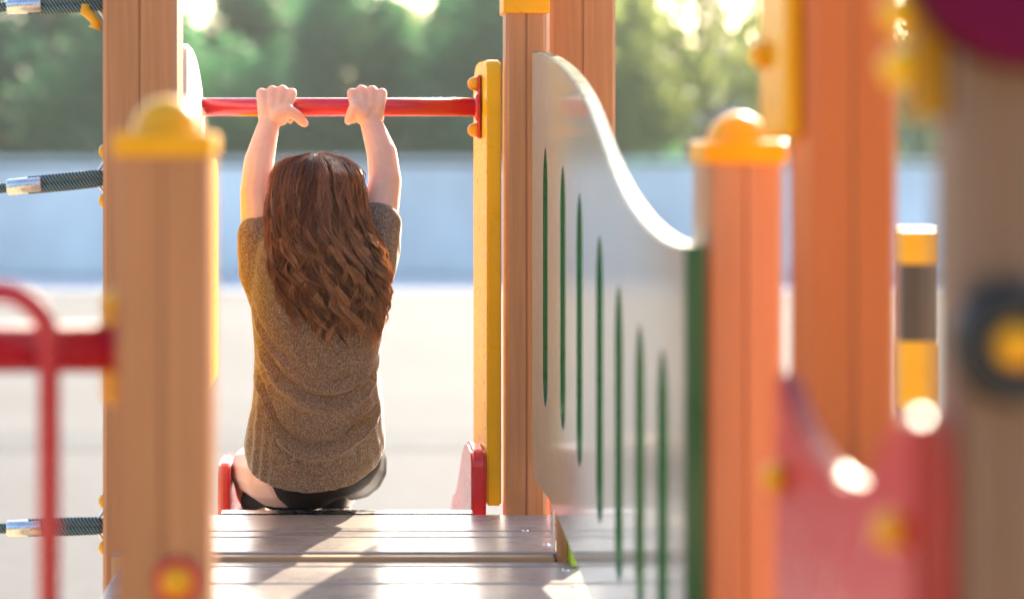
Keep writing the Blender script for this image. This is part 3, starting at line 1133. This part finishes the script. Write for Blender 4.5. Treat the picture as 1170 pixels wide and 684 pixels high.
# creases
fold_sets = [
    ([297, 309, 321, 345, 366, 383, 399, 418, 433], [398, 420, 438, 456, 463, 464, 460, 446, 424], 6.5, 1.0),
    ([292, 300, 309, 318, 336, 354, 378, 399, 416, 430], [425, 444, 474, 496, 512, 518, 516, 505, 490, 470], 6.5, 1.0),
    ([292, 304, 325, 350, 372], [455, 492, 522, 534, 536], 5, .2),
    ([350, 380, 405, 430, 440], [446, 444, 437, 420, 400], 5, .45),
    ([286, 296, 312, 330], [345, 375, 402, 418], 5, .6),
    ([400, 415, 428, 440], [498, 492, 478, 452], 4.5, .6),
]
bm.normal_update()
from mathutils import noise as mnoise
for v in bm.verts:
    d = v.co.y
    x = VX + v.co.x * F / d
    y = VY + (HC - v.co.z) * F / d
    disp = 0
    if v.co.y < 3.26:
        for xs, yf, w, amp in fold_sets:
            if xs[0] - 14 < x < xs[-1] + 10:
                q = y - np.interp(x, xs, yf)
                fade = min(1, (x - xs[0] + 14) / 18, (xs[-1] + 10 - x) / 16)
                disp += amp * fade * (.0115 * math.exp(-((q - 3) / w) ** 2) - .0125 * math.exp(-((q + 7) / (w * .9)) ** 2))
        tq = max(-1, min(1, (x - 360) / 79))
        q = y - hem_y(math.asin(tq))
        disp += -.0022 * math.exp(-((q + 10) / 2.2) ** 2)      # stitched hem
        # drape on the left flank
        if x < 322 and y > 400:
            k = min(1, (322 - x) / 25) * min(1, (y - 400) / 50)
            disp += k * .0048 * math.sin(x * .62 + y * .055)
        if x > 405 and y > 415:
            k = min(1, (x - 405) / 20) * min(1, (y - 415) / 40)
            disp += k * .0030 * math.sin(x * .5 - y * .10)
    nn = mnoise.noise(v.co * 16) * .004 + mnoise.noise(v.co * 38) * .0018
    v.co += v.normal * (disp * max(.0, abs(v.normal.y) - .12) * 1.12 + nn * .8)
finish('t_shirt', bm, M['jersey'], girl, True)

# hair ----------------------------------------------------------------
HV = np.array([  # y, xc, W(px), Yc, D
    (176, 360, 9, 3.165, .020), (178, 360, 22, 3.165, .042), (182, 360, 33, 3.165, .060), (188, 360, 41, 3.165, .073), (200, 361, 49, 3.165, .090), (225, 361, 53, 3.16, .100),
    (250, 362, 56, 3.15, .104), (280, 369, 62, 3.13, .096), (310, 374, 65, 3.11, .078), (340, 379, 63, 3.10, .064), (365, 383, 56, 3.095, .054),
    (392, 384, 52, 3.095, .046), (420, 386, 44, 3.095, .042)], float)


HV[:, 2] *= np.interp(HV[:, 0], [190, 300, 360], [1.0, .95, .90])
HV[:, 1] -= np.interp(HV[:, 0], [290, 350], [0, 2.5])


def hair_pt(y, th, k):
    xc, W, yc, D = [np.interp(y, HV[:, 0], HV[:, q]) for q in range(1, 5)]
    s = 3.1 / F
    X = (xc - VX + W * k * np.sin(th)) * s
    Y = yc - D * k * np.cos(th)
    Z = HC - (y - VY) * s
    return np.stack([X, Y, Z], -1)


strand_v = []; tones = []; TONE = .5
NSEG = 30


def add_strand(path, r0, r1):
    strand_v.append((path, r0, r1)); tones.append(TONE + random.gauss(0, .19))


t = np.linspace(0, 1, NSEG)
nclump = 210
for c in range(nclump):
    th0 = random.uniform(-1.0, 1.0)
    th0 = math.copysign(abs(th0) ** .85, th0) * 1.95
    layer = random.choice([.84, .88, .94, .99, 1.03, 1.07])
    y0 = 177 + random.random() ** 1.5 * 24
    yend = random.gauss(352, 15) - 20 * abs(th0) / 1.9 + (14 if th0 > 0 else -4)
    yend = min(yend, 394)
    if random.random() < .16: yend -= random.uniform(25, 80)
    lam = random.uniform(44, 74); ph = random.gauss(0, 2.2) + th0 * 2.0
    amp = random.uniform(.06, .13)
    drift = random.gauss(0, .10)
    curl = random.gauss(0, .38)
    nst = random.randint(20, 32)
    crad = random.uniform(2.6, 5.6)
    TONE = min(.95, max(.02, random.gauss(.52, .25) + (layer - .96) * 1.2))
    tw = random.uniform(-3, 3)
    for s in range(nst):
        rr = math.sqrt(random.random()); aa = random.uniform(0, 6.28)
        ye = yend + random.gauss(0, 5)
        y = y0 + (ye - y0) * t ** 1.0 + random.gauss(0, 1.2)
        grow = np.clip((y - 205) / 75, 0, 1.35)
        wav = amp * grow * (np.sin(2 * PI * y / lam + ph + .25 * random.gauss(0, 1)))
        rad_ = np.interp(t, [0, .2, .6, 1], [1.0, 1.0, .8, .25])
        ang = aa + tw * t
        th = th0 + drift * t + wav + curl * np.clip((t - .72) / .28, 0, 1) ** 2 + rr * crad * rad_ * np.cos(ang) / 62
        kk = layer + .07 * grow * np.cos(2 * PI * y / lam + ph) + rr * crad * rad_ * np.sin(ang) * .0016
        path = hair_pt(y, th, kk)
        add_strand(path, random.uniform(.0006, .0011), .0003)
# wispy, loose locks over the right shoulder and fringe at the sides
for c in range(72):
    side = 1 if c < 58 else -1
    th0 = side * random.uniform(1.1, 1.72)
    y0 = random.uniform(186, 225); yend = random.uniform(330, 388) if side > 0 else random.uniform(300, 350)
    lam = random.uniform(28, 50); ph = random.uniform(0, 6.28); amp = random.uniform(.08, .2)
    layer = random.uniform(1.0, 1.17 if side > 0 else 1.07); crad = random.uniform(3, 8); TONE = random.uniform(.5, .95)
    for s in range(14):
        rr = math.sqrt(random.random()); aa = random.uniform(0, 6.28)
        y = y0 + (yend + random.gauss(0, 7) - y0) * t
        grow = np.clip((y - 215) / 70, 0, 1.4)
        th = th0 + amp * grow * np.sin(2 * PI * y / lam + ph + random.gauss(0, .3)) * .6 + rr * crad * math.cos(aa) / 62
        kk = .99 + (layer - .99) * np.clip(t * 2, 0, 1) + .06 * grow * np.cos(2 * PI * y / lam + ph + random.gauss(0, .3)) + rr * crad * math.sin(aa) * .002
        add_strand(hair_pt(y, th, kk), random.uniform(.0004, .0008), .0002)
# loose, frizzy single hairs
TONE = .75
for s in range(450):
    th0 = random.uniform(-1.9, 1.9)
    y0 = 176 + random.random() * 20
    ye = random.uniform(215, 392)
    y = y0 + (ye - y0) * t
    lam = random.uniform(30, 90); ph = random.uniform(0, 6.28)
    lift = abs(random.gauss(0, .055)) + .01
    kk = 1.0 + lift * np.sin(PI * np.clip(t * random.uniform(.7, 1.25), 0, 1)) + .02
    th = th0 + random.gauss(0, .2) * t + random.uniform(.04, .20) * np.clip(t * 2, 0, 1) * np.sin(2 * PI * y / lam + ph)
    path = hair_pt(y, th, kk)
    TONE = random.uniform(.35, 1.0)
    add_strand(path, random.uniform(.00028, .0005), .00015)
# outline frizz, toned paler to imitate a backlit rim
for s in range(620):
    side = random.choice((-1, 1, 1))
    th0 = side * random.uniform(1.25, 2.0)
    y0 = random.uniform(178, 300)
    y = y0 + random.uniform(25, 95) * t
    y = np.minimum(y, 386)
    lam = random.uniform(18, 60); ph = random.uniform(0, 6.28)
    kk = 1.0 + random.uniform(.02, .14) * np.sin(PI * t * random.uniform(.6, 1.0)) + .03 * np.sin(2 * PI * y / lam + ph)
    TONE = random.uniform(.6, 1.0)
    add_strand(hair_pt(y, th0 + .25 * t * random.gauss(0, 1), kk), random.uniform(.0004, .0007), .0003)
for s in range(280):
    th0 = random.choice((-1, 1)) * random.uniform(1.35, PI)
    y = 190 - random.uniform(4, 12) * np.sin(t * PI) + random.uniform(-6, 30) * t
    y = np.maximum(y, 176.5)
    kk = 1.0 + random.uniform(.05, .22) * np.sin(PI * t * random.uniform(.6, 1.0))
    add_strand(hair_pt(y, th0 + random.uniform(-.4, .4) * t, kk), random.uniform(.0004, .0006), .0003)
# wisps standing off the crown
for s in range(70):
    th0 = random.uniform(-2.6, 2.6)
    b0 = hair_pt(np.full(NSEG, random.uniform(180, 200)), np.full(NSEG, th0), np.full(NSEG, 1.0))
    w = random.uniform(.004, .020)
    off = np.stack([np.sin(th0 + t * 3) * w * np.sin(t * 2.6), np.cos(t * 4 + s) * .01 * t, w * np.sin(t * PI) * random.uniform(.3, .9)], -1)
    add_strand(b0 + off, .00026, .00014)

NS = len(strand_v)
paths = np.stack([p for p, _, _ in strand_v])                  # NS, NSEG, 3
r0 = np.array([a for _, a, _ in strand_v])[:, None]; r1 = np.array([b for _, _, b in strand_v])[:, None]
prof = np.interp(t, [0, .1, .75, 1], [.6, 1, 1, 0])[None]
rad = r1 + (r0 - r1) * prof
tan = np.gradient(paths, axis=1); tan /= np.linalg.norm(tan, axis=2, keepdims=True) + 1e-12
ref = np.zeros_like(tan); ref[..., 1] = 1
u = np.cross(tan, ref); u /= np.linalg.norm(u, axis=2, keepdims=True) + 1e-9
w_ = np.cross(tan, u)
K = 3
ring = np.stack([paths + rad[..., None] * (u * math.cos(2 * PI * k / K) + w_ * math.sin(2 * PI * k / K)) for k in range(K)], 2)   # NS,NSEG,K,3
orig = np.array(world_loc(girl))
verts = (ring - orig).reshape(-1, 3)
idx = np.arange(NS * NSEG * K).reshape(NS, NSEG, K)
quads = np.stack([idx[:, :-1, :], np.roll(idx, -1, 2)[:, :-1, :], np.roll(idx, -1, 2)[:, 1:, :], idx[:, 1:, :]], -1).reshape(-1, 4)
me = bpy.data.meshes.new('hair')
me.vertices.add(len(verts)); me.vertices.foreach_set('co', verts.astype(np.float32).ravel())
me.loops.add(quads.size); me.loops.foreach_set('vertex_index', quads.astype(np.int32).ravel())
me.polygons.add(len(quads)); me.polygons.foreach_set('loop_start', np.arange(0, quads.size, 4, dtype=np.int32))
me.polygons.foreach_set('use_smooth', np.ones(len(quads), dtype=bool))
me.update(calc_edges=True)
ta = me.attributes.new('strand_tone', 'FLOAT', 'POINT'); ta.data.foreach_set('value', np.repeat(np.clip(np.array(tones)[:, None] + .30 * (t[None] - .45), 0, 1).ravel(), K).astype(np.float32))
hair = link('hair', me, girl, [M['hair']])
# dense under-layer that closes the gaps between the locks (scalp and inner mass), part of the same mesh
bm = bmesh.new(); bm.from_mesh(me)
rows = []
for y in np.linspace(178, 372, 34):
    row = []
    for th in np.linspace(-2.2, 2.2, 30):
        kk = .84 if y < 330 else .84 - (y - 330) / 42 * .16
        p = hair_pt(np.array(y + (6 * math.sin(th * 7) if y > 340 else 0)), np.array(th), np.array(kk + .02 * math.sin(th * 23 + y * .05)))
        row.append(bm.verts.new(Vector(p) - Vector(orig)))
    rows.append(row)
for a, b_ in zip(rows[:-1], rows[1:]):
    for i in range(29):
        f = bm.faces.new((a[i], a[i + 1], b_[i + 1], b_[i])); f.smooth = True
bm.to_mesh(me); bm.free()

# ---------------------------------------------------------------- air
bm = bmesh.new(); box(bm, (-90, -60, -1.4), (110, 110, 9.5))
haze = finish('haze', bm, [bpy.data.materials.new('warm_haze')])
tag(haze, 'thin pale summer haze over the playground', 'haze', kind='stuff')
hm = haze.data.materials[0]; hm.use_nodes = True
hn = hm.node_tree; hn.nodes.remove(hn.nodes['Principled BSDF'])
pv = hn.nodes.new('ShaderNodeVolumePrincipled')
pv.inputs['Color'].default_value = (.86, .95, .93, 1); pv.inputs['Density'].default_value = .0010; pv.inputs['Anisotropy'].default_value = .3
hn.links.new(pv.outputs[0], hn.nodes['Material Output'].inputs['Volume'])
haze.display_type = 'WIRE'

# ================================================================= LIGHT, SKY, CAMERA
AZ, EL = 21.0, 25.0        # the sun stands beyond the girl, a little to the right
w = bpy.data.worlds.new('World'); scene.world = w; w.use_nodes = True
nt = w.node_tree
sky = nt.nodes.new('ShaderNodeTexSky'); sky.sky_type = 'NISHITA'; sky.sun_disc = False
sky.sun_elevation = math.radians(EL); sky.sun_rotation = math.radians(AZ)
sky.dust_density = 2.5; sky.ozone_density = 1.0; sky.air_density = 1.0
nt.links.new(sky.outputs[0], nt.nodes['Background'].inputs['Color'])
nt.nodes['Background'].inputs['Strength'].default_value = .15
sd = bpy.data.lights.new('sun', 'SUN'); sd.energy = 5.0; sd.angle = math.radians(.8); sd.color = (1, .86, .66)
so = bpy.data.objects.new('sun', sd); COL.objects.link(so)
sdir = Vector((math.sin(math.radians(AZ)) * math.cos(math.radians(EL)), math.cos(math.radians(AZ)) * math.cos(math.radians(EL)), math.sin(math.radians(EL))))
so.rotation_euler = sdir.to_track_quat('Z', 'Y').to_euler()
so.location = (8, 15, 12)

cd = bpy.data.cameras.new('camera'); cam = bpy.data.objects.new('camera', cd); COL.objects.link(cam)
cam.location = (0, 0, HC); cam.rotation_euler = (PI / 2, 0, 0)
cd.sensor_width = 36; cd.lens = 36 * F / 1170
cd.shift_x = (585 - VX) / 1170; cd.shift_y = -(342 - VY) / 1170
cd.clip_start = .05; cd.clip_end = 5000
cd.dof.use_dof = True; cd.dof.focus_distance = 3.14
cd.dof.aperture_fstop = cd.lens / 33.0
scene.camera = cam

scene.view_settings.view_transform = 'Standard'
scene.view_settings.look = 'None'
scene.view_settings.exposure = 1.80
scene.view_settings.gamma = 1
scene.view_settings.use_curve_mapping = False
scene.render.engine = 'CYCLES'
scene.cycles.use_denoising = True
scene.cycles.max_bounces = 8
scene.cycles.diffuse_bounces = 5
